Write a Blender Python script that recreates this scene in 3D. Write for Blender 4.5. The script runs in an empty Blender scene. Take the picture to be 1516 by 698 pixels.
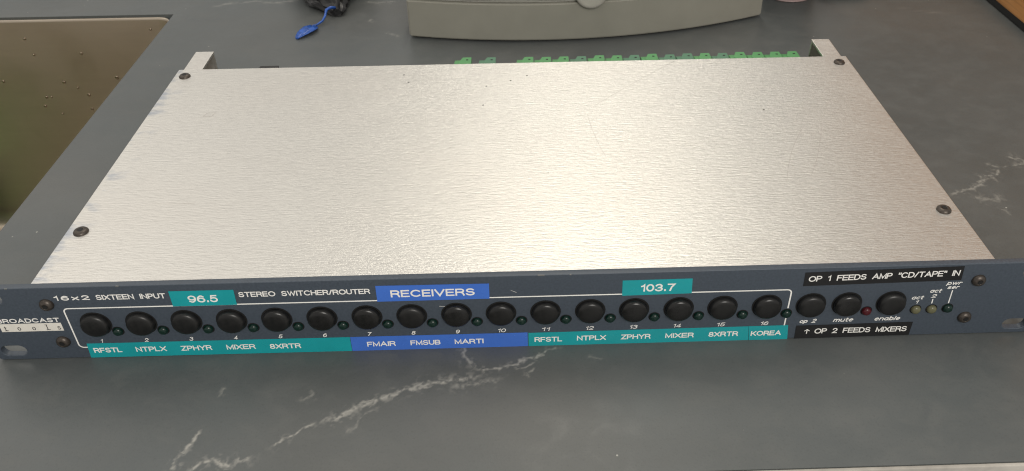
import bpy, bmesh, math, random
import numpy as np
from mathutils import Matrix, Vector, noise
random.seed(7)
S = 0.001                                  # everything below is written in millimetres
scene = bpy.context.scene
COL = scene.collection

# ------------------------------------------------------------------ camera
cam = bpy.data.cameras.new('camera')
cam_o = bpy.data.objects.new('camera', cam); COL.objects.link(cam_o)
Rm = Matrix(((0.9995356, 0.0233284, -0.0196067), (-0.0293426, 0.5631224, -0.8258524), (-0.0082249, 0.8260441, 0.5635454)))
cam_o.matrix_world = Matrix.Translation(Vector((2.2634, -279.2323, 290.3924)) * S) @ Rm.to_4x4()
cam.sensor_fit = 'HORIZONTAL'; cam.sensor_width = 36.0
cam.lens = 1243.7075 / 1516 * 36
cam.shift_x = -(795.76 - 758) / 1516
cam.shift_y = (251.75 - 349) / 1516
cam.clip_start = 0.01; cam.clip_end = 50
cam.dof.use_dof = True; cam.dof.focus_distance = 0.42; cam.dof.aperture_fstop = 26
scene.camera = cam_o

# ------------------------------------------------------------------ world + lamps
w = bpy.data.worlds.new('World'); scene.world = w; w.use_nodes = True
bg = w.node_tree.nodes['Background']
bg.inputs[0].default_value = (1.0, 0.965, 0.91, 1); bg.inputs[1].default_value = 0.56

def area(name, loc, target, size, power, col, size_y=None):
    l = bpy.data.lights.new(name, 'AREA'); l.energy = power; l.color = col
    l.shape = 'RECTANGLE'; l.size = size; l.size_y = size_y or size
    o = bpy.data.objects.new(name, l); COL.objects.link(o); o.location = loc
    o.rotation_euler = (Vector(target) - Vector(loc)).to_track_quat('-Z', 'Y').to_euler()
    return o
area('ceiling_lamp', (0.17, 1.0, 1.75), (0.17, 1.0, 0), 0.11, 9.0, (1.0, 0.94, 0.82), 1.7)
area('room_lamp', (-1.1, 0.55, 1.5), (-0.1, 0.1, 0), 1.8, 7.5, (1.0, 0.95, 0.88))
area('front_fill_lamp', (0.5, -1.6, 1.3), (0, 0, 0.02), 0.8, 22, (1.0, 0.96, 0.90))  # added fill behind the camera, brightens the front panel

scene.view_settings.view_transform = 'Standard'
scene.view_settings.look = 'None'
scene.view_settings.exposure = 0.0
scene.view_settings.gamma = 1.0
scene.cycles.filter_width = 1.1

# ------------------------------------------------------------------ materials
def srgb(r, g, b):
    f = lambda c: (c / 255 / 12.92) if c <= 10 else ((c / 255 + .055) / 1.055) ** 2.4
    return (f(r), f(g), f(b), 1)

class NT:
    def __init__(s, name):
        s.m = bpy.data.materials.new(name); s.m.use_nodes = True
        s.t = s.m.node_tree; s.b = s.t.nodes['Principled BSDF']
        s.tc = s.t.nodes.new('ShaderNodeTexCoord')
    def link(s, a, b): s.t.links.new(a, b)
    def set(s, **k):
        for n, v in k.items(): s.b.inputs[n.replace('_', ' ')].default_value = v
    def mapping(s, scale, loc=(0, 0, 0), src='Object'):
        m = s.t.nodes.new('ShaderNodeMapping'); m.inputs['Scale'].default_value = scale; m.inputs['Location'].default_value = loc
        s.link(s.tc.outputs[src], m.inputs[0]); return m.outputs[0]
    def noise(s, vec, scale=1, detail=3, rough=.55, dist=0):
        n = s.t.nodes.new('ShaderNodeTexNoise'); n.inputs['Scale'].default_value = scale
        n.inputs['Detail'].default_value = detail; n.inputs['Roughness'].default_value = rough; n.inputs['Distortion'].default_value = dist
        s.link(vec, n.inputs['Vector']); return n.outputs['Fac']
    def ramp(s, fac, stops):
        n = s.t.nodes.new('ShaderNodeValToRGB'); e = n.color_ramp.elements
        while len(e) < len(stops): e.new(.5)
        for i, (p, c) in enumerate(stops):
            e[i].position = p; e[i].color = c if len(c) == 4 else (*c, 1)
        s.link(fac, n.inputs[0]); return n.outputs[0]
    def maprange(s, fac, a, b, c, d):
        n = s.t.nodes.new('ShaderNodeMapRange'); n.inputs[1].default_value = a; n.inputs[2].default_value = b
        n.inputs[3].default_value = c; n.inputs[4].default_value = d
        s.link(fac, n.inputs[0]); return n.outputs[0]
    def math(s, op, a, b):
        n = s.t.nodes.new('ShaderNodeMath'); n.operation = op
        for i, v in enumerate((a, b)):
            if isinstance(v, (int, float)): n.inputs[i].default_value = v
            else: s.link(v, n.inputs[i])
        return n.outputs[0]
    def mix(s, fac, a, b):
        n = s.t.nodes.new('ShaderNodeMix'); n.data_type = 'RGBA'
        if isinstance(fac, (int, float)): n.inputs[0].default_value = fac
        else: s.link(fac, n.inputs[0])
        for i, v in ((6, a), (7, b)):
            if isinstance(v, tuple): n.inputs[i].default_value = v
            else: s.link(v, n.inputs[i])
        return n.outputs[2]
    def bump(s, h, strength, dist):
        n = s.t.nodes.new('ShaderNodeBump'); n.inputs['Strength'].default_value = strength; n.inputs['Distance'].default_value = dist
        s.link(h, n.inputs['Height']); s.link(n.outputs[0], s.b.inputs['Normal'])

def simple(name, col, rough=.5, metal=0, spec=.5, var=.12, scale=300, bump=0, coat=0):
    n = NT(name); c = col
    f = n.noise(n.mapping((scale,) * 3), 1, 4)
    lo = tuple(max(0, x * (1 - var)) for x in c[:3]); hi = tuple(min(1, x * (1 + var)) for x in c[:3])
    n.link(n.ramp(f, [(.3, lo), (.7, hi)]), n.b.inputs['Base Color'])
    n.link(n.maprange(f, .3, .7, max(0.02, rough - .06), min(1, rough + .06)), n.b.inputs['Roughness'])
    n.set(Metallic=metal); n.b.inputs['Specular IOR Level'].default_value = spec
    n.b.inputs['Coat Weight'].default_value = coat
    if bump: n.bump(f, .3, bump)
    return n.m

def brushed(name, col, top=False):
    n = NT(name); n.set(Metallic=.92)
    a = n.noise(n.mapping((230, 950, 300)), 1, 4, .7)
    b = n.noise(n.mapping((95, 760, 300), (3, 1, 0)), 1, 4, .65)
    big = n.noise(n.mapping((9, 14, 9)), 1, 2)
    s = n.math('ADD', n.math('MULTIPLY', a, .6), n.math('MULTIPLY', b, .4))
    base = n.ramp(s, [(.28, tuple(x * .90 for x in col)), (.5, col), (.72, tuple(min(1, x * 1.05) for x in col))])
    base = n.mix(n.maprange(big, .4, .75, 0, .10), base, (.66, .57, .50, 1))
    if top:                                   # blue-grey rub marks along the left edge of the cover
        g = n.t.nodes.new('ShaderNodeSeparateXYZ'); n.link(n.tc.outputs['Object'], g.inputs[0])
        near = n.maprange(g.outputs[0], -.214, -.201, 1, 0)
        rub = n.noise(n.mapping((60, 90, 1), (.3, .7, 0)), 1, 3, .6)
        k = n.math('MULTIPLY', near, n.maprange(rub, .50, .64, 0, .8))
        base = n.mix(k, base, (.42, .46, .53, 1))
    n.link(base, n.b.inputs['Base Color'])
    sm = n.noise(n.mapping((22, 30, 9), (1, 2, 0)), 1, 4, .6, 1)
    n.link(n.math('ADD', n.maprange(s, .3, .7, .26, .40), n.maprange(sm, .5, .75, 0, .03)), n.b.inputs['Roughness'])
    n.b.inputs['Anisotropic'].default_value = .8
    v = n.t.nodes.new('ShaderNodeCombineXYZ'); v.inputs[1].default_value = 1
    n.link(v.outputs[0], n.b.inputs['Tangent'])
    n.bump(s, .72, .0006)
    return n.m

def stone(name):
    n = NT(name)
    big = n.noise(n.mapping((9, 13, 9)), 1, 5, .6)
    mid = n.noise(n.mapping((60, 75, 60), (2, 5, 0)), 1, 5, .65, .6)
    fine = n.noise(n.mapping((900, 900, 900)), 1, 3)
    base = n.ramp(big, [(.3, (.076, .086, .087)), (.55, (.092, .101, .101)), (.75, (.112, .119, .117))])
    hue = n.noise(n.mapping((4, 5, 4), (1.7, .4, 0)), 1, 3)
    base = n.mix(n.maprange(hue, .45, .68, 0, .5), base, (.092, .086, .076, 1))
    base = n.mix(n.maprange(mid, .48, .70, 0, .30), base, (.128, .131, .124, 1))
    base = n.mix(n.maprange(fine, .55, .72, 0, .25), base, (.045, .046, .044, 1))
    vo = n.t.nodes.new('ShaderNodeTexVoronoi'); vo.inputs['Scale'].default_value = 75; n.link(n.tc.outputs['Object'], vo.inputs['Vector'])
    dot = n.maprange(vo.outputs['Distance'], .022, .045, 1, 0)
    sel = n.t.nodes.new('ShaderNodeSeparateColor'); n.link(vo.outputs['Color'], sel.inputs[0])
    dot = n.math('MULTIPLY', dot, n.maprange(sel.outputs[0], 0.74, .76, 0, .7))
    base = n.mix(dot, base, (.55, .54, .48, 1))
    at = n.t.nodes.new('ShaderNodeAttribute'); at.attribute_name = 'vein'
    base = n.mix(n.math('MULTIPLY', at.outputs['Fac'], .72), base, (.42, .405, .365, 1))
    n.link(base, n.b.inputs['Base Color'])
    n.link(n.maprange(mid, .3, .7, .33, .47), n.b.inputs['Roughness'])
    n.b.inputs['Specular IOR Level'].default_value = .55
    n.bump(n.math('ADD', fine, n.math('MULTIPLY', mid, .5)), .12, .0003)
    return n.m

def steel(name):
    n = NT(name); n.set(Metallic=.95)
    a = n.noise(n.mapping((14, 60, 300)), 1, 4); b = n.noise(n.mapping((16, 16, 16)), 1, 4)
    base = n.ramp(a, [(.3, (.535, .465, .38)), (.7, (.56, .49, .40))])  # warm tint stands in for brown surroundings reflected in the steel
    base = n.mix(n.maprange(b, .45, .7, 0, .35), base, (.45, .375, .295, 1))
    n.link(base, n.b.inputs['Base Color'])
    n.link(n.maprange(b, .3, .7, .30, .42), n.b.inputs['Roughness'])
    n.bump(a, .012, .0002)
    return n.m

def wood(name):
    n = NT(name)
    d = n.noise(n.mapping((8, 8, 40)), 1, 4, .6, 1.5)
    g = n.noise(n.mapping((40, 12, 400)), 1, 4)
    base = n.ramp(d, [(.3, (.40, .17, .045)), (.55, (.54, .25, .08)), (.75, (.60, .30, .11))])
    base = n.mix(n.maprange(g, .5, .7, 0, .35), base, (.18, .07, .02, 1))
    n.link(base, n.b.inputs['Base Color']); n.set(Roughness=.42)
    return n.m

def led_mat(name, col):
    n = NT(name); f = n.noise(n.mapping((500,) * 3), 1, 2)
    n.link(n.ramp(f, [(.3, tuple(x * .8 for x in col)), (.7, col)]), n.b.inputs['Base Color'])
    n.set(Roughness=.22); n.b.inputs['Specular IOR Level'].default_value = .4
    return n.m

def button_mat():
    n = NT('black_button_plastic'); oi = n.t.nodes.new('ShaderNodeObjectInfo')
    f = n.noise(n.mapping((260, 260, 260)), 1, 4); f2 = n.noise(n.mapping((900, 900, 900)), 1, 2)
    n.link(n.ramp(f, [(.35, (.005, .005, .005)), (.6, (.008, .0078, .0075)), (.78, (.016, .015, .014))]), n.b.inputs['Base Color'])
    r = n.math('ADD', n.maprange(oi.outputs['Random'], 0, 1, .28, .42), n.maprange(f, .4, .7, -.04, .12))
    n.link(r, n.b.inputs['Roughness']); n.bump(f2, .2, .00004)
    return n.m

M = dict(
    top=brushed('brushed_aluminium_cover', (.775, .755, .71), True),
    alu=brushed('brushed_aluminium', (.78, .755, .71)),
    paint=simple('slate_blue_paint', (.056, .071, .092), .42, var=.14, scale=900, bump=.00004),
    ink=simple('white_ink', (.88, .87, .83), .55, var=.05),
    teal=simple('teal_tape', (.010, .33, .36), .27, var=.06, scale=60),
    blue=simple('blue_tape', (.055, .165, .60), .27, var=.06, scale=60),
    black_tape=simple('black_tape', (.010, .010, .011), .36, var=.1, scale=60),
    plate=simple('off_white_print', (.78, .75, .68), .5, var=.05),
    darkink=simple('dark_print', (.05, .05, .055), .5),
    button=button_mat(),
    hole=simple('hole_shadow_black', (.004, .004, .004), .8),  # black painted for the shade in gaps round buttons and lamps
    green_led=led_mat('green_led_plastic', (.004, .022, .016)),
    red_led=led_mat('red_led_plastic', (.075, .007, .011)),
    yellow_led=led_mat('yellow_led_plastic', (.14, .135, .075)),
    screw=simple('dark_bronze_steel', (.085, .072, .062), .4, metal=.7, var=.25, scale=600),
    socket=simple('socket_shade_black', (.006, .006, .006), .6),
    term=simple('bright_green_plastic', (.090, .30, .105), .4, var=.08),
    term_dull=simple('dull_green_plastic', (.085, .21, .125), .45, var=.08),
    dark=simple('black_plastic', (.012, .012, .012), .45),
    stone=stone('dark_laminate'),
    edge=simple('pale_edge_band', (.40, .375, .335), .5, var=.2, scale=90),
    steel=steel('sink_steel'),
    drop=simple('water_film', (.30, .25, .19), .15, metal=.9),
    unseen_green=simple('unseen_green_plastic', (.10, .26, .03), .5),
    grey=simple('warm_grey_plastic', (.27, .262, .222), .5, var=.05, scale=40),
    grey_light=simple('pale_grey_plastic', (.42, .41, .37), .45, var=.06, scale=40),
    silver=simple('silver_plastic', (.50, .48, .43), .30, metal=.3, var=.08, scale=60),
    bag=simple('black_film', (.008, .008, .009), .30, var=.3, scale=120),
    blue_film=simple('blue_film', (.02, .085, .36), .28, var=.35, scale=260, bump=.0005),
    wood=wood('orange_brown_wood'),
    cup=simple('dark_cup_glaze', (.016, .012, .012), .25), rim=simple('pale_pink_rim', (.34, .25, .24), .35),
    scratch=simple('scratch_metal', (.62, .585, .54), .45, metal=.75),
    speck=simple('dark_speck', (.04, .035, .03), .8),
    chip=simple('bare_metal_chip', (.22, .22, .21), .4, metal=.5),
)

# ------------------------------------------------------------------ helpers
def obj(name, bm, mat, parent=None, smooth=False):
    me = bpy.data.meshes.new(name)
    for v in bm.verts: v.co *= S
    bm.normal_update(); bm.to_mesh(me); bm.free()
    if mat: me.materials.append(mat)
    if smooth:
        for p in me.polygons: p.use_smooth = True
    o = bpy.data.objects.new(name, me); COL.objects.link(o)
    if parent: o.parent = parent
    return o
def thing(name, label, cat, loc=(0, 0, 0), group=None):
    o = bpy.data.objects.new(name, None); COL.objects.link(o); o.location = Vector(loc) * S
    o.empty_display_size = .02
    o['label'] = label; o['category'] = cat
    if group: o['group'] = group
    return o
def box(bm, x0, x1, y0, y1, z0, z1, bev=0, seg=2):
    vs = bmesh.ops.create_cube(bm, size=1)['verts']
    for v in vs:
        v.co = Vector((x0 + (v.co.x + .5) * (x1 - x0), y0 + (v.co.y + .5) * (y1 - y0), z0 + (v.co.z + .5) * (z1 - z0)))
    if bev:
        es = list({e for v in vs for e in v.link_edges})
        bmesh.ops.bevel(bm, geom=es, offset=bev, segments=seg, affect='EDGES', profile=.6)
    return bm
def lathe(bm, prof, seg=36, axis='Z', c=(0, 0, 0)):
    """profile [(radius, height)] revolved; axis 'Z' = up, 'Y' = height grows towards -Y (out of the front panel)"""
    rings = []
    def P(r, h, a):
        if axis == 'Z': return (c[0] + r * math.cos(a), c[1] + r * math.sin(a), c[2] + h)
        return (c[0] + r * math.cos(a), c[1] - h, c[2] + r * math.sin(a))
    for r, h in prof:
        if r < 1e-6: rings.append([bm.verts.new(P(0, h, 0))])
        else: rings.append([bm.verts.new(P(r, h, 2 * math.pi * i / seg)) for i in range(seg)])
    for a, b in zip(rings, rings[1:]):
        for i in range(seg):
            j = (i + 1) % seg
            if len(a) == 1 and len(b) == 1: continue
            if len(a) == 1: f = (a[0], b[j], b[i])
            elif len(b) == 1: f = (a[i], a[j], b[0])
            else: f = (a[i], a[j], b[j], b[i])
            bm.faces.new(f)
    bmesh.ops.recalc_face_normals(bm, faces=bm.faces)
    return bm
def prism(bm, pts, h0, h1, axis='Z', bev=0):
    P = (lambda p, h: (p[0], p[1], h)) if axis == 'Z' else ((lambda p, h: (p[0], h, p[1])) if axis == 'Y' else (lambda p, h: (h, p[0], p[1])))
    a = [bm.verts.new(P(p, h0)) for p in pts]; b = [bm.verts.new(P(p, h1)) for p in pts]
    n = len(pts); bm.faces.new(a); bm.faces.new(b[::-1])
    for i in range(n): bm.faces.new((a[i], b[i], b[(i + 1) % n], a[(i + 1) % n]))
    bmesh.ops.recalc_face_normals(bm, faces=bm.faces)
    if bev: bmesh.ops.bevel(bm, geom=list(bm.edges), offset=bev, segments=2, affect='EDGES')
    return bm
def tube(bm, pts, r, seg=10):
    rings = []
    for i, p in enumerate(pts):
        p = Vector(p); d = (Vector(pts[min(i + 1, len(pts) - 1)]) - Vector(pts[max(i - 1, 0)])).normalized()
        u = d.cross(Vector((0, 0, 1))); u = u.normalized() if u.length > 1e-4 else Vector((1, 0, 0)); v = u.cross(d)
        rr = r[i] if isinstance(r, (list, tuple)) else r
        rings.append([bm.verts.new(p + (u * math.cos(2 * math.pi * k / seg) + v * math.sin(2 * math.pi * k / seg)) * rr) for k in range(seg)])
    for a, b in zip(rings, rings[1:]):
        for k in range(seg): bm.faces.new((a[k], a[(k + 1) % seg], b[(k + 1) % seg], b[k]))
    bm.faces.new(rings[0][::-1]); bm.faces.new(rings[-1])
    bmesh.ops.recalc_face_normals(bm, faces=bm.faces)
    return bm
def ribbon_panel(bm, pts, wd, y, closed=False):
    """flat printed line on the panel plane, pts in (x, z)"""
    n = len(pts); L = []; Rr = []
    for i in range(n):
        a = Vector(pts[max(i - 1, 0)]); b = Vector(pts[min(i + 1, n - 1)])
        d = (b - a).normalized(); nn = Vector((-d.y, d.x)) * wd / 2; p = Vector(pts[i])
        L.append(bm.verts.new((p.x + nn.x, y, p.y + nn.y))); Rr.append(bm.verts.new((p.x - nn.x, y, p.y - nn.y)))
    for i in range(n - 1): bm.faces.new((L[i], Rr[i], Rr[i + 1], L[i + 1]))
    return bm

# stroke lettering: each glyph = (advance width, [polylines]); capitals are 1 high
def A(cx, cz, rx, rz, a0, a1, n=None):
    n = n or max(3, int(abs(a1 - a0) / 15))
    return [(cx + rx * math.cos(math.radians(a0 + (a1 - a0) * k / n)), cz + rz * math.sin(math.radians(a0 + (a1 - a0) * k / n))) for k in range(n + 1)]
G = {}
G['A'] = (.78, [[(0, 0), (.39, 1), (.78, 0)], [(.14, .34), (.64, .34)]])
G['B'] = (.64, [[(0, .5), (.40, .5)] + A(.40, .25, .24, .25, 90, -90) + [(0, 0), (0, 1)] + [(.38, 1)] + A(.38, .75, .22, .25, 90, -90)])
G['C'] = (.76, [A(.40, .5, .40, .5, 42, 318)])
G['D'] = (.70, [[(0, 0), (0, 1), (.28, 1)] + A(.28, .5, .42, .5, 90, -90) + [(0, 0)]])
G['E'] = (.60, [[(.60, 1), (0, 1), (0, 0), (.60, 0)], [(0, .52), (.54, .52)]])
G['F'] = (.56, [[(.56, 1), (0, 1), (0, 0)], [(0, .5), (.50, .5)]])
G['H'] = (.66, [[(0, 0), (0, 1)], [(.66, 0), (.66, 1)], [(0, .52), (.66, .52)]])
G['I'] = (.02, [[(.01, 0), (.01, 1)]])
G['K'] = (.66, [[(0, 0), (0, 1)], [(.62, 1), (0, .36)], [(.22, .58), (.66, 0)]])
G['L'] = (.52, [[(0, 1), (0, 0), (.52, 0)]])
G['M'] = (.78, [[(0, 0), (0, 1), (.39, .08), (.78, 1), (.78, 0)]])
G['N'] = (.66, [[(0, 0), (0, 1), (.66, 0), (.66, 1)]])
G['O'] = (.86, [A(.43, .5, .43, .5, 90, 450)])
G['P'] = (.60, [[(0, 0), (0, 1), (.34, 1)] + A(.34, .73, .26, .27, 90, -90) + [(0, .46)]])
G['R'] = (.66, [[(0, 0), (0, 1), (.38, 1)] + A(.38, .745, .25, .255, 90, -90) + [(0, .49)], [(.36, .49), (.56, .36), (.66, 0)]])
G['S'] = (.64, [A(.32, .755, .28, .245, 25, 180) + A(.32, .755, .28, .245, 195, 265, 4) + A(.32, .26, .31, .26, 80, 0, 5) + A(.32, .26, .31, .26, -15, -165)])
G['T'] = (.66, [[(0, 1), (.66, 1)], [(.33, 1), (.33, 0)]])
G['U'] = (.66, [[(0, 1), (0, .33)] + A(.33, .33, .33, .33, 180, 360) + [(.66, 1)]])
G['V'] = (.74, [[(0, 1), (.37, 0), (.74, 1)]])
G['W'] = (1.04, [[(0, 1), (.26, 0), (.52, .92), (.78, 0), (1.04, 1)]])
G['X'] = (.70, [[(0, 0), (.70, 1)], [(0, 1), (.70, 0)]])
G['Y'] = (.72, [[(0, 1), (.36, .46), (.72, 1)], [(.36, .46), (.36, 0)]])
G['Z'] = (.62, [[(0, 1), (.62, 1), (0, 0), (.62, 0)]])
G['/'] = (.34, [[(0, 0), (.34, 1)]])
G['"'] = (.22, [[(0, 1), (.0, .74)], [(.22, 1), (.22, .74)]])
G['.'] = (.10, [[(.05, .0), (.05, .12)]])
G[' '] = (.58, [])
G['0'] = (.58, [A(.29, .5, .29, .5, 90, 450)])
G['1'] = (.26, [[(0, .76), (.16, .84), (.24, 1), (.24, 0)]])
G['2'] = (.58, [A(.29, .71, .27, .29, 175, -25) + [(.0, .0), (.58, 0)]])
G['3'] = (.58, [A(.28, .745, .25, .255, 165, -90) + A(.28, .26, .29, .26, 85, -165)])
G['4'] = (.62, [[(.62, .26), (0, .26), (.44, 1), (.44, 0)]])
G['5'] = (.58, [[(.54, 1), (.12, 1), (.05, .50)] + A(.28, .32, .29, .32, 130, -155)])
G['6'] = (.58, [A(.29, .31, .29, .31, 90, 450), [(.52, .84)] + A(.30, .62, .25, .38, 60, 100, 4) + A(.31, .45, .31, .5, 125, 190, 6)])
G['7'] = (.56, [[(0, 1), (.56, 1), (.32, .55), (.2, 0)]])
G['8'] = (.58, [A(.29, .755, .24, .245, -90, 270), A(.29, .26, .29, .26, 90, 450)])
G['9'] = (.58, [A(.29, .69, .29, .31, 90, 450), [(.06, .16)] + A(.28, .38, .25, .38, 240, 280, 4) + A(.27, .55, .31, .5, -55, 10, 6)])
G['x'] = (.52, [[(0, 0), (.52, .72)], [(0, .72), (.52, 0)]])
G['a'] = (.54, [A(.25, .34, .25, .34, 60, 300), [(.50, .68), (.50, 0)]])
G['b'] = (.54, [[(0, 1), (0, 0)], A(.27, .34, .26, .34, 150, -150)])
G['c'] = (.48, [A(.27, .34, .27, .34, 50, 310)])
G['e'] = (.52, [[(.02, .36), (.50, .36)] + A(.26, .34, .25, .34, 10, 300)])
G['l'] = (.04, [[(.02, 0), (.02, 1)]])
G['m'] = (.82, [[(0, 0), (0, .68)], [(0, .42)] + A(.20, .45, .20, .23, 170, 0) + [(.40, 0)], [(.40, .42)] + A(.61, .45, .20, .23, 170, 0) + [(.81, 0)]])
G['n'] = (.50, [[(0, 0), (0, .68)], [(0, .40)] + A(.25, .43, .25, .25, 170, 0) + [(.50, 0)]])
G['o'] = (.54, [A(.27, .34, .27, .34, 90, 450)])
G['p'] = (.54, [[(0, .68), (0, -.28)], A(.27, .34, .26, .34, 150, -150)])
G['r'] = (.32, [[(0, 0), (0, .68)], [(0, .40)] + A(.22, .42, .22, .26, 170, 60)])
G['s'] = (.46, [A(.23, .51, .20, .17, 20, 255, 9) + A(.23, .175, .22, .175, 75, -160, 9)])
G['t'] = (.34, [[(.14, .92), (.14, .12), (.20, 0), (.34, 0)], [(0, .68), (.34, .68)]])
G['u'] = (.50, [[(0, .68), (0, .25)] + A(.25, .25, .25, .25, 190, 350) + [(.50, .30)], [(.50, .68), (.50, 0)]])
G['w'] = (.82, [[(0, .68), (.20, 0), (.41, .62), (.62, 0), (.82, .68)]])
def stroke(bm, pts, hw, y, sx):
    """mitred flat stroke; hw half width in mm"""
    P = [Vector(p) for p in pts]
    P = [p for i, p in enumerate(P) if i == 0 or (p - P[i - 1]).length > 1e-5]
    n = len(P); closed = (P[0] - P[-1]).length < 1e-4
    if closed: P = P[:-1]; n -= 1
    L = []; Rr = []
    for i in range(n):
        if closed: d0 = (P[i] - P[i - 1]).normalized(); d1 = (P[(i + 1) % n] - P[i]).normalized()
        else:
            d1 = (P[i + 1] - P[i]).normalized() if i < n - 1 else None; d0 = (P[i] - P[i - 1]).normalized() if i else d1
            d1 = d1 or d0
        n0 = Vector((-d0.y, d0.x)); n1 = Vector((-d1.y, d1.x)); m = n0 + n1
        m = m.normalized() if m.length > 1e-3 else n0
        k = hw / max(.45, m.dot(n0)); p = P[i]
        if not closed and i == 0: p = p - d1 * hw * .9
        if not closed and i == n - 1: p = p + d0 * hw * .9
        yy = y - .025 * i / n                # ink lies a hair higher where a stroke crosses itself
        L.append(bm.verts.new((p.x + m.x * k, yy, p.y + m.y * k))); Rr.append(bm.verts.new((p.x - m.x * k, yy, p.y - m.y * k)))
    for i in range(n if closed else n - 1):
        j = (i + 1) % n; bm.faces.new((L[i], Rr[i], Rr[j], L[j]))
def text(s, x0, x1, z0, cap, y, mat, parent, name='lettering', bold=0.0, shear=0.0, slope=0.0, space=1.0):
    """the words s as flat ink: left edge x0, right edge x1, baseline z0, capital height cap, on the plane y"""
    wt = (.078 + bold) * cap                 # half stroke width
    gap = .20 * space + bold * 2.2
    pos = []; adv = 0
    for ch in s: pos.append(adv); adv += G[ch][0] + gap
    adv -= gap
    c = cap - 2 * wt; sx = (x1 - x0 - 2 * wt) / adv if adv > .1 else c
    bm = bmesh.new()
    for ch, p0 in zip(s, pos):
        q = 0
        for pl in G[ch][1]:
            pts = []
            for (u, v) in pl:
                x = x0 + wt + (p0 + u) * sx + shear * v * c; z = z0 + wt + v * c + slope * (x - x0)
                pts.append((x, z))
            stroke(bm, pts, wt, y - .03 * q, sx); q += 1
    return obj(name, bm, mat, parent)

# ------------------------------------------------------------------ the worktop (setting)
SX, SY0, SY1 = -289.5, -20.0, 393.4        # sink cut-out: right edge, near edge, far edge
FY = -72.0                                  # front edge of the worktop
# the veins of the laminate: a pattern mask kept as a vertex attribute on a grid that is fine where the veins run
VEINS = [
    ([(-141, -63.5), (-140, -55), (-138.6, -50), (-135.5, -43.5)], 2.6, 1.0),
    ([(-136.5, -64.5), (-131, -60.2), (-126.7, -57.9), (-120.6, -61.6), (-116.7, -59.2), (-110, -57.6)], 3.0, 1.0),
    ([(-118.5, -60), (-117, -56.5)], 2.2, 0.7),
    ([(-103.8, -53.6), (-97.6, -48.3), (-93, -44.8), (-88.3, -40.8)], 2.2, 1.0),
    ([(-86, -41.4), (-80.7, -39.3), (-75.7, -36.4), (-69.4, -33.2), (-62.3, -29.7), (-54.1, -25.6), (-46.7, -23.1), (-41.9, -20.4), (-33.6, -19.3), (-25.3, -19.3), (-17.5, -17.2)], 3.4, 1.0),
    ([(-76, -36.2), (-69, -31.8), (-63, -28.4)], 2.0, 0.8),
    ([(-46, -24.6), (-40.5, -21.2)], 3.0, 0.9),
    ([(-33, -21.5), (-25, -23), (-16, -20.5), (-8, -19.8)], 4.2, 0.55),
    ([(-74, -47), (-68.6, -38.6), (-62.5, -33.5)], 1.8, 0.4),
    ([(-26.8, 0), (-26.9, -5.5), (-21, -12.6)], 2.6, 0.8),
    ([(-22.5, -14.2), (-14.5, -13.4), (-6.7, -13.2), (1.8, -8.8), (7.1, -6.8), (18, -1.3)], 2.4, 1.0),
    ([(-3, -13), (4, -11.5), (8, -7)], 1.8, 0.7),
    ([(2.7, -20.5), (3.4, -17), (5.6, -13.4)], 1.9, 0.7),
    ([(30, -7), (38, -9.5)], 1.6, 0.4),
    ([(252, 111), (257, 113), (268, 115.7), (276, 123), (282.9, 128.8), (285.5, 128.7), (286, 122)], 3.2, 0.75),
    ([(276.5, 130.5), (280.5, 126.5)], 3.2, 0.7),
    ([(287, 130), (293, 134)], 3.6, 0.8),
    ([(289, 142), (293, 137), (299, 138)], 2.2, 0.55),
    ([(303, 148), (308, 147.5), (313, 144), (311, 139.5), (303, 138.5)], 3.0, 0.7),
    ([(303, 112), (311, 114)], 4.0, 0.7),
    ([(264, 108), (270, 105), (276, 104), (281, 110)], 6.5, 0.5),
    ([(274, 97.5), (277, 95.5), (277.5, 90)], 2.4, 0.4),
    ([(-262, 407), (-250, 413), (-225.6, 418.4), (-212, 414), (-201.5, 415.7), (-186, 419.5)], 4, 0.55),
    ([(-130, 412), (-118, 409), (-104, 411)], 4, 0.5),
    ([(-231, 47), (-227, 45)], 2.4, 0.5),
    ([(-227, 20), (-225, 24)], 2.2, 0.6),
    ([(-244, 33), (-240, 33)], 1.5, 0.4),
    ([(-104, 347), (-97, 345), (-93, 341)], 3.6, 0.5),
    ([(-122, 371), (-119, 373)], 3.6, 0.7),
    ([(-94, -22), (-92, -26), (-97, -29)], 3, 0.45),
    ([(-134, -26), (-132, -21)], 1.4, 0.55),
    ([(246, 287), (250, 283), (258, 283)], 4, 0.35),
    ([(330, 376), (345, 368), (360, 364)], 3, 0.3),
]
def span(a, b, step): n = max(1, int(round((b - a) / step))); return [a + (b - a) * i / n for i in range(n)]
xs = np.array(span(-900, -790, 60) + span(-790, SX, 60) + span(SX, -150, 2.5) + span(-150, 60, .5) + span(60, 215, 5) + span(215, 320, .7) + span(320, 700, 10) + [700])
ys = np.array(span(FY + 1.2, SY0, .5) + span(SY0, 0, .5) + span(0, 84, 5) + span(84, 150, .7) + span(150, 335, 5) + span(335, SY1, 1.5) + span(SY1, 425, 1.5) + span(425, 760, 30) + [760])
rng = np.random.default_rng(5)
def vnoise(x, y, f):
    T = rng.random((256, 256)); x = x * f + 500.3; y = y * f + 500.7
    i = np.floor(x).astype(int); j = np.floor(y).astype(int); u = x - i; v = y - j
    u = u * u * (3 - 2 * u); v = v * v * (3 - 2 * v); g = lambda p, q: T[p % 256, q % 256]
    return (g(i, j) * (1 - u) + g(i + 1, j) * u) * (1 - v) + (g(i, j + 1) * (1 - u) + g(i + 1, j + 1) * u) * v
def fbm(x, y, f, n=4): return sum(vnoise(x, y, f * 2 ** k) * .5 ** k for k in range(n)) / sum(.5 ** k for k in range(n))
GX, GY = np.meshgrid(xs, ys, indexing='ij')
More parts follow.
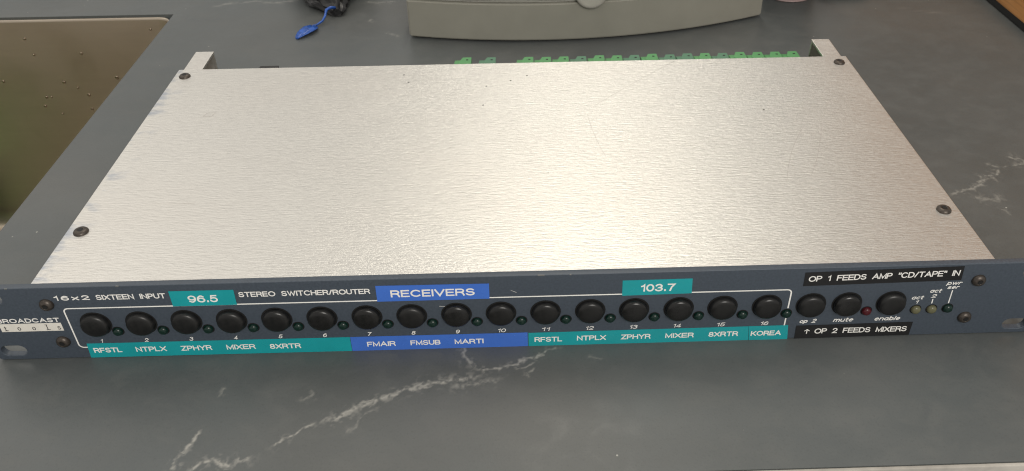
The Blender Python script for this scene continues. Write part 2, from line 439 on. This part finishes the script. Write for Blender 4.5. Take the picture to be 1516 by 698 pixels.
wx = GX + (fbm(GX, GY, .22, 5) - .5) * 4.6; wy = GY + (fbm(GX, GY, .22, 5) - .5) * 4.6
brk = fbm(GX, GY, .55, 4); grain = fbm(GX, GY, .9, 2)
mask = np.zeros_like(GX)
for pts, wd, st in VEINS:
    best = np.full_like(GX, 1e9); tt = np.zeros_like(GX)
    P = np.array(pts, float); Ls = np.concatenate([[0], np.cumsum(np.hypot(*(np.diff(P, axis=0).T)))])
    for k in range(len(P) - 1):
        ax, ay = P[k]; dx, dy = P[k + 1] - P[k]; l2 = dx * dx + dy * dy
        t = np.clip(((wx - ax) * dx + (wy - ay) * dy) / l2, 0, 1)
        dd = np.hypot(wx - ax - t * dx, wy - ay - t * dy); m = dd < best
        best = np.where(m, dd, best); tt = np.where(m, (Ls[k] + t * (Ls[k + 1] - Ls[k])) / Ls[-1], tt)
    hw = wd * .40 * (.45 + 1.1 * brk)
    core = np.clip(1 - best / np.maximum(hw, .2), 0, 1) ** .7 * np.clip((grain - .22) * 2.6, .15, 1)
    halo = np.clip(1 - best / (wd * 1.5), 0, 1) * np.clip((brk - .56) * 6, 0, 1) * .55
    ends = np.clip(np.minimum(tt, 1 - tt) * 9 + .25, 0, 1)
    mask = np.maximum(mask, np.maximum(core, halo) * st * ends)
nx, ny = len(xs), len(ys)
verts = np.stack([GX, GY, np.zeros_like(GX)], -1).reshape(-1, 3)
I, J = np.meshgrid(np.arange(nx - 1), np.arange(ny - 1), indexing='ij')
mxc = (xs[:-1] + xs[1:]) / 2; myc = (ys[:-1] + ys[1:]) / 2
inside = ((mxc > -790) & (mxc < SX))[:, None] & ((myc > SY0) & (myc < SY1))[None, :]
I = I[~inside]; J = J[~inside]
faces = np.stack([I * ny + J, (I + 1) * ny + J, (I + 1) * ny + J + 1, I * ny + J + 1], -1)
base_v = len(verts)
X_ = [-900, -790, SX, 700]; Y_ = [FY + 1.2, SY0, SY1, 760]
low = [(x, y, z) for x in X_ for y in Y_ for z in (-30, -.001)]
L_ = lambda i, j, z: base_v + (i * 4 + j) * 2 + z
ext = [(L_(i, j, 0), L_(i, j + 1, 0), L_(i + 1, j + 1, 0), L_(i + 1, j, 0)) for i in range(3) for j in range(3) if (i, j) != (1, 1)]
def wall(p, q): ext.append((L_(*p, 0), L_(*q, 0), L_(*q, 1), L_(*p, 1)))
for p, q in (((1, 2), (1, 1)), ((1, 1), (2, 1)), ((2, 1), (2, 2)), ((2, 2), (1, 2))): wall(q, p)
for p, q in (((0, 0), (3, 0)), ((3, 0), (3, 3)), ((3, 3), (0, 3)), ((0, 3), (0, 0))): wall(p, q)
me = bpy.data.meshes.new('countertop')
me.from_pydata((np.concatenate([verts, np.array(low, float)]) * S).tolist(), [], faces.tolist() + ext)
at = me.attributes.new('vein', 'FLOAT', 'POINT')
at.data.foreach_set('value', np.concatenate([mask.ravel(), np.zeros(len(low))]).astype(np.float32))
me.materials.append(M['stone'])
top = bpy.data.objects.new('countertop', me); COL.objects.link(top); top['kind'] = 'structure'
bm = box(bmesh.new(), -900, 700, FY - .6, FY + 1.1, -30, -.4, .5)
obj('edge_band', bm, M['edge'], top)

# ------------------------------------------------------------------ sink
sink = thing('sink', 'stainless steel sink basin with water spots, set in the dark worktop at the left', 'sink', (-530, 190, -216))
X0, X1, Y0, Y1, Z0, Z1 = -788.0, SX - 1.5, SY0 + 1.5, SY1 - 1.2, -216.0, -2.2
bm = bmesh.new()
def rrect(d, z, r):
    """rounded rectangle inset by d, corner radius r"""
    out = []
    for cx_, cy_, a0 in ((X1 - d - r, Y1 - d - r, 0), (X0 + d + r, Y1 - d - r, 90), (X0 + d + r, Y0 + d + r, 180), (X1 - d - r, Y0 + d + r, 270)):
        for k in range(7):
            a = math.radians(a0 + 15 * k); out.append(bm.verts.new((cx_ + r * math.cos(a), cy_ + r * math.sin(a), z)))
    return out
rings = [rrect(-.9, Z1 - .3, 12), rrect(-.5, Z1 + .3, 12), rrect(.2, Z1 - .4, 12), rrect(.6, Z1 - 2, 12)]
rings += [rrect(1.0, -201, 12)]
for k in range(1, 7):
    a = math.radians(15 * k); rings.append(rrect(1 + 15 * (1 - math.cos(a)), -201 - 15 * math.sin(a), 12 + 0.1 * k))
for a, b in zip(rings, rings[1:]):
    for i in range(len(a)): bm.faces.new((a[i], a[(i + 1) % len(a)], b[(i + 1) % len(a)], b[i]))
bm.faces.new(rings[-1]); bmesh.ops.recalc_face_normals(bm, faces=bm.faces)
bmesh.ops.reverse_faces(bm, faces=bm.faces)
basin = obj('basin', bm, M['steel'], sink, True); basin.matrix_parent_inverse = Matrix.Translation(-sink.location)
d0 = None
for (x, z) in [(-376.9, -33.9), (-390.2, -67.3), (-382.8, -74.7), (-417.6, -34.1), (-400.6, -61.4), (-420.7, -76), (-416.3, -76.1), (-424.8, -85.1), (-412, -93.2), (-452.9, -59.5), (-420.4, -19.1), (-311.7, -12.5), (-384.2, -89.1), (-353.2, -58)]:
    if d0 is None:
        bm = bmesh.new(); bmesh.ops.create_uvsphere(bm, u_segments=14, v_segments=8, radius=1)
        for v in bm.verts: v.co = Vector((v.co.x * 1.5, v.co.y * .55, v.co.z * 1.7 - .25 * v.co.x))
        d0 = obj('water_drop', bm, M['drop'], sink, True); d = d0
    else:
        d = d0.copy(); COL.objects.link(d); d.parent = sink
    d.matrix_parent_inverse = Matrix.Translation(-sink.location)
    d.location = Vector((x, SY1 - 2.25, z)) * S; k = random.uniform(.55, 1.15); d.scale = (k, 1, k)
bm = bmesh.new(); q = [Vector(p) for p in ((-780, 20), (-650, 20), (-560, 225), (-505, 360), (-508, 372), (-780, 372))]
qc = sum(q, Vector((0, 0))) / len(q); rings = []
for k, z in ((.95, -213), (.99, -152), (1.0, -150), (.98, -149), (.97, -152), (.93, -209)):
    rings.append([bm.verts.new((*(qc + (p - qc) * k), z)) for p in q])
for a, b in zip(rings, rings[1:]):
    for i in range(6): bm.faces.new((a[i], a[(i + 1) % 6], b[(i + 1) % 6], b[i]))
bm.faces.new(rings[0][::-1]); bm.faces.new(rings[-1]); bmesh.ops.recalc_face_normals(bm, faces=bm.faces)
gb = obj('unseen_green_bowl', bm, M['unseen_green'])  # out of view; added so the basin wall reflects green
gb['label'] = 'unseen green plastic bowl, added in the steel sink for its green reflection'; gb['category'] = 'bowl'

# ------------------------------------------------------------------ the switcher
unit = thing('rack_switcher', 'one-unit rack audio switcher, brushed aluminium top and slate blue front with round black buttons', 'audio switcher', (0, 100, 0))
PI_ = Matrix.Translation(-unit.location)
def up(o):                                   # parts are written in worktop coordinates
    o.matrix_parent_inverse = PI_; return o
# front panel with its four oval rack slots
H = 43.7; PT = 3.2
def slot(cx_, cz, hw, hr, n=10):
    pts = []
    for k in range(n + 1):
        a = -math.pi / 2 + math.pi * k / n; pts.append((cx_ + hw + hr * math.cos(a), cz + hr * math.sin(a)))
    for k in range(n + 1):
        a = math.pi / 2 + math.pi * k / n; pts.append((cx_ - hw + hr * math.cos(a), cz + hr * math.sin(a)))
    return pts
def rr(x0, x1, z0, z1, r, n=5):
    out = []
    for cx_, cz, a0 in ((x1 - r, z1 - r, 0), (x0 + r, z1 - r, 90), (x0 + r, z0 + r, 180), (x1 - r, z0 + r, 270)):
        for k in range(n + 1):
            a = math.radians(a0 + 90 * k / n); out.append((cx_ + r * math.cos(a), cz + r * math.sin(a)))
    return out
cu = bpy.data.curves.new('panel_outline', 'CURVE'); cu.dimensions = '2D'; cu.fill_mode = 'BOTH'
cu.extrude = (PT / 2 - .3) * S; cu.bevel_depth = .3 * S; cu.bevel_resolution = 2; cu.offset = -.3 * S
for pts in [rr(-241.3, 241.3, .25, H, 2.2)] + [slot(sx * 232.7, z, 2.6, 3.2) for sx in (-1, 1) for z in (5.9, 37.6)]:
    sp = cu.splines.new('POLY'); sp.points.add(len(pts) - 1); sp.use_cyclic_u = True
    for p, (x, z) in zip(sp.points, pts): p.co = (x * S, z * S, 0, 1)
t = bpy.data.objects.new('panel_outline', cu); COL.objects.link(t)
dg = bpy.context.evaluated_depsgraph_get(); dg.update()
me = bpy.data.meshes.new_from_object(t.evaluated_get(dg)); bpy.data.objects.remove(t); bpy.data.curves.remove(cu)
for v in me.vertices: v.co = Vector((v.co.x, PT / 2 * S - v.co.z, v.co.y))
me.flip_normals() if me.polygons[0].normal.y > 99 else None
me.materials.clear(); me.materials.append(M['paint']); me.name = 'front_panel'
panel = bpy.data.objects.new('front_panel', me); COL.objects.link(panel); panel.parent = unit; up(panel)

INK = -.06
def ink(o): return o
def ptext(s, *a, **k): return text(s, *a, INK, M['ink'], panel, **k)
ptext('16x2', -204.2, -188.8, 36.1, 2.8, bold=.025, space=1.5)
ptext('SIXTEEN INPUT', -186.0, -155.6, 35.9, 3.0, bold=.012)
ptext('STEREO SWITCHER/ROUTER', -123.8, -65.9, 35.4, 3.0, bold=.012)
ptext('BROADCAST', -234.0, -206.0, 23.35, 2.6, bold=.025)
for i in range(16):
    s = str(i + 1); x = -191.9 + i * 20.33; wd = 1.75 if i < 9 else 3.7
    if s == '1': wd = 1.0
    ptext(s, x - wd / 2 + .4, x + wd / 2 + .4, 9.45 if i else 9.6, 2.3, shear=.25, bold=.0, name='button_number')
IT = dict(shear=.3, bold=.015)
ptext('op 2', 129.9, 137.5, 10.1, 2.5, **IT)
ptext('mute', 145.7, 154.9, 10.3, 2.6, **IT)
ptext('enable', 164.9, 176.9, 10.4, 2.6, **IT)
ptext('act', 179.4, 184.7, 23.2, 2.3, **IT); ptext('1', 181.7, 182.9, 20.6, 2.0, **IT)
ptext('act', 186.9, 192.0, 27.1, 2.3, **IT); ptext('2', 188.3, 190.5, 24.0, 2.1, **IT)
ptext('pwr', 193.5, 200.1, 31.6, 2.3, **IT); ptext('ser', 194.3, 199.5, 29.1, 2.2, **IT)
def pline(pts, wd=.65, name='printed_line'):
    o = obj(name, ribbon_panel(bmesh.new(), pts, wd, INK), M['ink'], panel); return o
def arc(cx_, cz, r, a0, a1, n=6): return [(cx_ + r * math.cos(math.radians(a0 + (a1 - a0) * k / n)), cz + r * math.sin(math.radians(a0 + (a1 - a0) * k / n))) for k in range(n + 1)]
pline([(-197.0, 7.0)] + arc(-200.3, 9.0, 2.0, 270, 180) + arc(-200.3, 29.2, 2.0, 180, 90) + [(0, 31.2)] + arc(121.2, 29.2, 2.0, 90, 0) + [(123.2, 19.8)])
pline([(123.2, 13.5), (123.2, 8.8)])
pline([(189.5, 23.2), (189.6, 20.4)], .5); pline([(197.2, 28.3), (197.4, 20.3)], .5)
# the white name plate with its spaced letters
bm = box(bmesh.new(), -233.6, -206.0, -.08, .2, 18.0, 22.8)
plate = obj('name_plate', bm, M['plate'], panel)
for ch, x in zip('tools', (-231.4, -225.4, -218.8, -212.6, -207.6)):
    wd = {'t': 1.2, 'l': .9}.get(ch, 1.5)
    o = text(ch, x - wd / 2, x + wd / 2, 18.7, 2.9 if ch != 'l' else 3.3, -.12, M['darkink'], panel, bold=-.02)
for x, z, a, b in ((-212.6, 18.75, .9, .35), (-231.2, 18.75, .8, .35), (-212.9, 21.8, .6, .3)):
    obj('letter_serif', box(bmesh.new(), x - a, x + a, -.125, -.09, z - b / 2, z + b / 2), M['darkink'], panel)
# chips in the paint along the top arris
for x, wd in ((-223, 1.2), (-175, 1.4), (10, 3), (23, .8)):
    bm = box(bmesh.new(), x - wd / 2, x + wd / 2, -.03, .25, H - .35 - random.random() * .2, H + .02, 0)
    obj('paint_chip', bm, M['chip'], panel)
pline([(-36, 26.8), (-33, 26.6), (-30.5, 27.2)], .18, 'scratch'); pline([(-3.5, 35.2), (-1, 33.9)], .16, 'scratch')
pline([(-22, 34.6), (-14, 34.9)], .12, 'scratch')

# label tapes
def tape(pts, mat, words, y=-.16, label=None):
    bm = prism(bmesh.new(), pts, y, -.02, 'Y')
    o = up(obj('label_tape', bm, mat, unit))
    if label: o['label'] = label
    for (s, x0, x1, z0, cap, kw) in words:
        text(s, x0, x1, z0, cap, y - .04, M['ink'], o, **kw)
    return o
K = dict(bold=.014)
tape([(-153.8, 31.0), (-125.6, 31.0), (-125.4, 39.8), (-153.8, 39.9)], M['teal'], [('96.5', -146.3, -133.2, 33.0, 4.2, dict(bold=.012))], label='teal tape printed 96.5')
tape([(-63.3, 30.6), (-13.2, 30.7), (-13.1, 39.6), (-63.2, 39.9)], M['blue'], [('RECEIVERS', -57.0, -19.6, 33.0, 4.2, K)], label='blue tape printed RECEIVERS')
tape([(46.4, 30.3), (77.8, 30.7), (77.4, 39.5), (46.2, 39.3)], M['teal'], [('103.7', 54.6, 70.0, 32.5, 4.4, dict(bold=.012))], label='teal tape printed 103.7')
C5 = 3.1
tape([(-199.2, .3), (-78.6, 0), (-78.5, 8.9), (-198.6, 9.3)], M['teal'],
     [('RFSTL', -196.6, -183.8, 3.4, C5, dict(bold=.02)), ('NTPLX', -177.4, -163.4, 3.35, C5, dict(bold=.012)), ('ZPHYR', -156.7, -142.6, 3.25, C5, dict(bold=.012)), ('MIXER', -135.9, -122.6, 3.15, C5, dict(bold=.012)), ('8XRTR', -116.0, -101.7, 2.9, C5, dict(bold=.012))], label='long teal tape at the left')
tape([(-78.4, 0), (3.6, -.2), (3.5, 8.8), (-78.3, 8.9)], M['blue'],
     [('FMAIR', -71.1, -57.9, 2.6, C5, K), ('FMSUB', -51.0, -37.1, 2.7, C5, K), ('MARTI', -30.5, -17.0, 2.7, C5, K)], label='long blue tape')
tape([(3.9, -.4), (107.6, -.3), (106.4, 8.9), (3.9, 8.5)], M['teal'],
     [('RFSTL', 6.7, 19.6, 2.6, C5, K), ('NTPLX', 26.5, 40.1, 2.8, C5, K), ('ZPHYR', 47.2, 61.0, 2.8, C5, K), ('MIXER', 67.9, 81.3, 2.85, C5, K), ('8XRTR', 88.2, 102.1, 2.95, C5, K)], label='long teal tape right of the blue one')
tape([(107.8, -.3), (126.0, -.3), (125.0, 9.0), (106.5, 8.9)], M['teal'], [('KOREA', 108.1, 122.4, 2.8, C5, K)], y=-.19, label='short teal tape printed KOREA')
tape([(127.9, 33.2), (199.4, 34.4), (198.8, 42.6), (127.6, 41.2)], M['black_tape'], [('OP 1 FEEDS AMP "CD/TAPE" IN', 129.7, 197.7, 35.8, 3.3, dict(bold=.006, slope=.0205))], label='black tape along the top edge')
o = tape([(129.2, .1), (183.7, .6), (183.7, 9.0), (128.9, 8.5)], M['black_tape'], [('OP 2 FEEDS MIXERS', 138.1, 181.8, 3.1, 3.3, dict(bold=.006))], label='black tape with an arrow')
ab = ribbon_panel(bmesh.new(), [(134.5, 3.2), (134.5, 5.9)], .45, -.2); ribbon_panel(ab, [(133.3, 4.9), (134.5, 5.95), (135.7, 4.9)], .45, -.21)
obj('arrow', ab, M['ink'], o)

# push buttons: one with a raised black ring painting its gap's shade, copied
def button_mesh():
    b = bmesh.new()
    lathe(b, [(6.25, .02), (6.25, 1.2), (6.1, 2.0), (5.7, 2.6), (5.0, 2.95), (3.6, 3.2), (1.9, 3.32), (0, 3.36)], 48, 'Y')
    return b
def ring_mesh():
    return lathe(bmesh.new(), [(7.0, -.15), (6.98, .13), (5.9, .13), (5.9, -.15)], 48, 'Y')
btn0 = obj('push_button', button_mesh(), M['button'], unit, True); ring0 = obj('button_gap_shade', ring_mesh(), M['hole'], btn0)
def place_btn(x, z, rot):
    global first_btn
    if first_btn: b = btn0; first_btn = False
    else:
        b = btn0.copy(); COL.objects.link(b); b.parent = unit
        r_ = ring0.copy(); COL.objects.link(r_); r_.parent = b
    up(b); b.location = Vector((x, 0, z)) * S
    b.rotation_euler = (random.uniform(-.014, .014), 0, random.uniform(-.014, .014))
first_btn = True
for i in range(16): place_btn(-190.6 + i * 20.25 + random.uniform(-.12, .12), 21.6 + random.uniform(-.12, .12), random.random() * 6)
for x in (133.4, 150.0, 170.4): place_btn(x, 21.7, random.random() * 6)
# indicator lamps (unlit)
def led_mesh(): return lathe(bmesh.new(), [(2.25, .02), (2.25, .4), (2.1, 1.0), (1.7, 1.5), (1.1, 1.8), (.55, 1.92), (0, 1.95)], 28, 'Y')
lring = None; leds = {}
def place_led(x, z, kind, label=None):
    if kind not in leds:
        l = obj('indicator_lamp', led_mesh(), M[kind], unit, True)
        r_ = obj('lamp_gap_shade', lathe(bmesh.new(), [(2.75, 0), (2.73, .05), (2.2, .05), (2.2, 0)], 28, 'Y'), M['hole'], l)  # flat black ring paints the shade in the gap round the lamp
        leds[kind] = (l, r_)
    else:
        l0, r0 = leds[kind]; l = l0.copy(); COL.objects.link(l); l.parent = unit
        r_ = r0.copy(); COL.objects.link(r_); r_.parent = l
    up(l); l.location = Vector((x, 0, z)) * S
    if label: l['label'] = label
for i in range(16): place_led(-182.1 + i * 20.331, 16.7, 'green_led')
place_led(197.7, 17.3, 'green_led')
place_led(160.0, 16.9, 'red_led', 'red indicator beside the mute button')
place_led(182.9, 17.0, 'yellow_led', 'yellow indicator'); place_led(190.3, 17.0, 'yellow_led', 'yellow indicator')
# button-head screws
def screw(x, y, z, axis, r=3.15, h=2.0, tilt=0):
    pr = [(r, 0), (r * .98, h * .35), (r * .82, h * .75), (r * .55, h * .97), (r * .36, h), (r * .34, h * .45), (0, h * .42)]
    s_ = obj('screw', lathe(bmesh.new(), pr, 32, axis), M['screw'], unit, True); up(s_); s_.location = Vector((x, y, z)) * S
    k = obj('socket_shade_disc', lathe(bmesh.new(), [(r * .38, h * .9), (r * .38, h * 1.01), (0, h * 1.01)], 6, axis), M['socket'], s_)  # black hex disc over the well paints the shade inside the socket
    if axis == 'Y': s_.rotation_euler = (0, tilt, 0)
    else: s_.rotation_euler = (0, 0, tilt)
for x, z in ((-208.4, 34.0), (-208.4, 11.2), (207.4, 34.1), (207.2, 11.4)): screw(x, 0, z, 'Y', tilt=random.random())
TZ = 43.2
for x, y in ((-207.0, 39.6), (-207.4, 195.9), (206.6, 40.3), (206.8, 196.4)): screw(x, y, TZ, 'Z', 3.5, 1.7, tilt=random.random())
# case: cover, body, rear guards
bm = bmesh.new(); box(bm, -214.1, 214.1, PT + .05, 205.6, TZ - 1.2, TZ, .35)
cover = up(obj('top_cover', bm, M['top'], unit))
bm = bmesh.new(); box(bm, -213.6, 213.6, PT + .1, 205.0, 1.0, TZ - 1.25, .3)
up(obj('case_body', bm, M['alu'], unit))
def guard(s):
    bm = bmesh.new()
    a, b = sorted((s * 211.3, s * 199.6))
    box(bm, a, b, 205.7, 231.5, 41.4, 42.95, .25)
    c, d = sorted((s * 211.3, s * 209.8)); box(bm, c, d, 205.7, 231.5, 3, 41.35, .25)
    box(bm, a, b, 230.0, 231.5, 3, 41.35, .25)
    up(obj('rear_guard', bm, M['alu'], unit))
guard(-1); guard(1)
# plug-in terminal blocks along the back
def term_mesh():
    bm = bmesh.new()
    prism(bm, [(205.2, 10), (237.5, 10), (237.5, 29.2), (232, 30.4), (205.2, 30.5)], -5.7, 5.7, 'X', .25)
    a = [bm.verts.new(p) for p in ((-1.5, 222, 31.4), (5.6, 222, 31.4), (5.6, 239.5, 30.3), (-.2, 239.5, 30.3), (-2.8, 232, 30.6))]
    b = [bm.verts.new(Vector(v.co) - Vector((0, 0, 12))) for v in a]
    bm.faces.new(a); bm.faces.new(b[::-1])
    for i in range(5): bm.faces.new((a[i], b[i], b[(i + 1) % 5], a[(i + 1) % 5]))
    bmesh.ops.recalc_face_normals(bm, faces=bm.faces)
    return bm
tmpl = {}
txs = [-35.3, -19.0] + [6.8 + 12.08 * i for i in range(16)]
dull = {1, 5, 8, 10, 11, 13}
for i, x in enumerate(txs):
    kind = 'term_dull' if i in dull else 'term'
    if kind not in tmpl:
        t_ = obj('terminal_block', term_mesh(), M[kind], unit)
        h_ = obj('screw_opening', box(bmesh.new(), 2.2, 3.6, 234.6, 235.8, 29.9, 30.75), M['dark'], t_)
        tmpl[kind] = (t_, h_)
    else:
        t0, h0 = tmpl[kind]; t_ = t0.copy(); COL.objects.link(t_); t_.parent = unit
        h_ = h0.copy(); COL.objects.link(h_); h_.parent = t_
    up(t_); t_.location = Vector((x + random.uniform(-.15, .15), random.uniform(-.6, .6), random.uniform(-.3, .3))) * S
up(obj('power_inlet', box(bmesh.new(), -169.5, -157, 205.1, 226, 12, 34.5, .6), M['dark'], unit))
# marks on the cover
def topline(pts, wd, mat, name):
    bm = bmesh.new(); n = len(pts); L = []; Rr = []
    for i in range(n):
        a = Vector(pts[max(i - 1, 0)]); b = Vector(pts[min(i + 1, n - 1)]); d = (b - a).normalized(); nn = Vector((-d.y, d.x)) * wd / 2
        L.append(bm.verts.new((pts[i][0] + nn.x, pts[i][1] + nn.y, TZ + .04))); Rr.append(bm.verts.new((pts[i][0] - nn.x, pts[i][1] - nn.y, TZ + .04)))
    for i in range(n - 1): bm.faces.new((Rr[i], Rr[i + 1], L[i + 1], L[i]))
    obj(name, bm, mat, cover)
def bez(pts, n=8):
    (a, b, c) = [Vector(p) for p in pts]; b = b * 2 - (a + c) / 2
    return [tuple(a * (1 - t) ** 2 + b * 2 * t * (1 - t) + c * t * t) for t in [k / n for k in range(n + 1)]]
for pts, wd in (([(103.2, 204), (73, 175.5), (44, 146)], .22), ([(41.4, 138.4), (43.5, 116), (47.7, 94)], .22), ([(137.7, 67.8), (147.7, 94.6), (160.4, 118.3)], .2), ([(198.5, 19.4), (195, 12), (192, 4.5)], .2), ([(172.5, 121.5), (161, 92), (150.8, 70.9)], .2), ([(-181, 61), (-170, 60.5), (-160, 60.8)], .18)):
    topline(bez(pts), wd, M['scratch'], 'scratch')
for x, y in ((-17.8, 175), (7.3, 187.4), (-19.2, 151.8), (-2.9, 181.5), (-69.8, 191.9), (-65.9, 182.1), (144, 139.4)):
    topline([(x - .5, y), (x + .5, y + .2)], .9, M['speck'], 'speck')

for k in range(4):                           # the outline left by an old sticker
    q = [(-181.3, 145.6), (-176.2, 145.9), (-175.0, 149.8), (-179.9, 149.6), (-181.3, 145.6)]
    topline([q[k], q[k + 1]], .3, M['scratch'], 'sticker_mark')

# ------------------------------------------------------------------ things behind
base = thing('device_base', 'warm grey curved plastic base with a round silver knob, standing behind the switcher', 'device base', (60, 400, 0))
BI = Matrix.Translation(-base.location)
a0 = Vector((-84, 337)); a1 = Vector((204.6, 364.3)); mid = Vector((52, 325.4))
def circ(p, q, r):
    ax, ay, bx, by, cx_, cy_ = *p, *q, *r
    d = 2 * (ax * (by - cy_) + bx * (cy_ - ay) + cx_ * (ay - by))
    ux = ((ax ** 2 + ay ** 2) * (by - cy_) + (bx ** 2 + by ** 2) * (cy_ - ay) + (cx_ ** 2 + cy_ ** 2) * (ay - by)) / d
    uy = ((ax ** 2 + ay ** 2) * (cx_ - bx) + (bx ** 2 + by ** 2) * (ax - cx_) + (cx_ ** 2 + cy_ ** 2) * (bx - ax)) / d
    return Vector((ux, uy))
cc = circ(a0, mid, a1); rad = (a0 - cc).length
t0 = math.atan2(a0.y - cc.y, a0.x - cc.x); t1 = math.atan2(a1.y - cc.y, a1.x - cc.x)
def outline(d, back):
    pts = []
    for k in range(41):
        t = t0 + (t1 - t0) * k / 40; pts.append((cc.x + (rad - d) * math.cos(t), cc.y + (rad - d) * math.sin(t)))
    pts[0] = (pts[0][0] + d, pts[0][1]); pts[-1] = (pts[-1][0] - d, pts[-1][1])
    return pts + [(a1.x - 22 - d, back - d), (a0.x + 10 + d, back - d)]
def base_part(d, z0, z1, name, mat, bev):
    bm = prism(bmesh.new(), outline(d, 560), z0, z1, 'Z')
    es = [e for e in bm.edges if len(e.link_faces) == 2 and e.calc_face_angle() > .6]
    bmesh.ops.bevel(bm, geom=es, offset=bev, segments=3, affect='EDGES')
    o = obj(name, bm, mat, base); o.matrix_parent_inverse = BI; return o
base_part(2.5, .2, 1.6, 'foot', M['dark'], .2)
base_part(0, 1.6, 32.4, 'front_shell', M['grey'], 1.2)
base_part(.8, 32.6, 46, 'lid', M['grey_light'], 2.5)
kn = obj('knob', lathe(bmesh.new(), [(12.2, 0), (12.2, 3.5), (11.6, 4.6), (10.2, 5.2), (9.2, 5.0), (0, 4.6)], 48, 'Y'), M['silver'], base, True)
kn.matrix_parent_inverse = BI; kn.location = Vector((59, 326.6, 40.5)) * S
for x, y in ((-46, 339.5),): pass

# crumpled black bag with a blue tie
bag = thing('plastic_bag', 'crumpled black plastic bag with a blue tie, lying behind the switcher beside the grey base', 'bag', (-155, 410, 0))
GI = Matrix.Translation(-bag.location)
bm = bmesh.new()
prof = [(-150, 381, 4, 3.5), (-152, 386, 8, 6), (-157, 394, 14, 9), (-162, 404, 20, 13), (-165, 418, 27, 17), (-165, 436, 33, 21), (-163, 460, 36, 23), (-160, 485, 30, 20), (-158, 500, 14, 10)]
rings = []
for i, (x, y, wx, hz) in enumerate(prof):
    ring = []
    for k in range(28):
        a = 2 * math.pi * k / 28
        p = Vector((x + wx * math.cos(a), y, hz * .95 + hz * math.sin(a)))
        cr = 1 + .34 * noise.noise(Vector((math.cos(a) * 2.2, math.sin(a) * 2.2, y * .05))) + .12 * math.sin(7 * a + y * .2)
        p.x = x + (p.x - x) * cr; p.z = max(.4, hz * .95 + (p.z - hz * .95) * cr); ring.append(bm.verts.new(p))
    rings.append(ring)
for a, b in zip(rings, rings[1:]):
    for k in range(28): bm.faces.new((a[k], a[(k + 1) % 28], b[(k + 1) % 28], b[k]))
bm.faces.new(rings[0][::-1]); bm.faces.new(rings[-1]); bmesh.ops.recalc_face_normals(bm, faces=bm.faces)
bmesh.ops.subdivide_edges(bm, edges=list(bm.edges), cuts=1, use_grid_fill=True)
for v in bm.verts:
    v.co += Vector((noise.noise(v.co * .16), noise.noise(v.co * .16 + Vector((9, 0, 0))), noise.noise(v.co * .16 + Vector((0, 9, 0))))) * 1.8
    v.co.z = max(.3, v.co.z)
o = obj('crumpled_film', bm, M['bag'], bag); o.matrix_parent_inverse = GI
bm = tube(bmesh.new(), [(-150, 382, 8), (-153, 379, 9.5), (-156.5, 378, 8), (-157.2, 373, 4.5), (-158.6, 367, 2.8), (-162, 362.5, 1.9), (-166, 360, 1.5)], [1.2, 1.3, 1.2, 1.0, .9, .9, 1.0], 8)
o = obj('tie_neck', bm, M['blue_film'], bag, True); o.matrix_parent_inverse = GI
bm = bmesh.new()
L = [(-164.5, 360.2, 1.5, 4), (-165.8, 355.5, 2.2, 6.2), (-167.6, 350, 2.4, 6), (-170.3, 345, 2.0, 5), (-172.8, 340.5, 1.2, 3.0), (-173.6, 338.6, .6, 1.2)]
rows = []
for i, (x, y, z, wd) in enumerate(L):
    row = []
    for k in range(9):
        u = k / 8 * 2 - 1
        row.append(bm.verts.new((x + u * wd * .92, y - u * wd * .25, .5 + z + 1.2 * math.sin(u * 6 + i * .7) * (1 - .3 * abs(u)) * .6)))
    rows.append(row)
for a, b in zip(rows, rows[1:]):
    for k in range(8): bm.faces.new((a[k], b[k], b[k + 1], a[k + 1]))
bmesh.ops.recalc_face_normals(bm, faces=bm.faces)
bmesh.ops.solidify(bm, geom=list(bm.faces), thickness=.5)
o = obj('tie_tail', bm, M['blue_film'], bag, True); o.matrix_parent_inverse = GI

# wooden cabinet side on a black plinth
cab = thing('wooden_cabinet', 'orange brown wooden cabinet on a black plinth at the far right of the worktop', 'cabinet', (520, 480, 0))
CI = Matrix.Translation(-cab.location)
o = obj('plinth', box(bmesh.new(), 406, 640, 270, 700, .2, 6.5, .4), M['dark'], cab); o.matrix_parent_inverse = CI
o = obj('side_panel', box(bmesh.new(), 404.5, 645, 262, 705, 6.7, 330, 1.2), M['wood'], cab); o.matrix_parent_inverse = CI
# dark cup and black cable at the top right
cup = thing('cup', 'dark round cup with a pale pink foot rim, right of the grey base', 'cup', (240, 414, 0))
obj('foot_rim', lathe(bmesh.new(), [(17, 0), (21.5, .3), (22.3, .9), (22.0, 1.6), (20.5, 2.2), (0, 2.2)], 48), M['rim'], cup, True)
obj('cup_body', lathe(bmesh.new(), [(20, 2.25), (22.6, 6), (28, 25), (31, 55), (32, 80), (30.6, 80), (29, 52), (25, 20), (0, 9)], 48), M['cup'], cup, True)
cab2 = obj('cable', tube(bmesh.new(), [(262, 412, 3), (270, 402, 3), (282, 399.5, 3), (296, 400.5, 3), (308, 406, 3), (316, 418, 3), (320, 440, 3), (318, 480, 3), (322, 560, 3)], 3, 12), M['dark'], None, True)
cab2['label'] = 'black cable lying behind the dark cup'; cab2['category'] = 'cable'
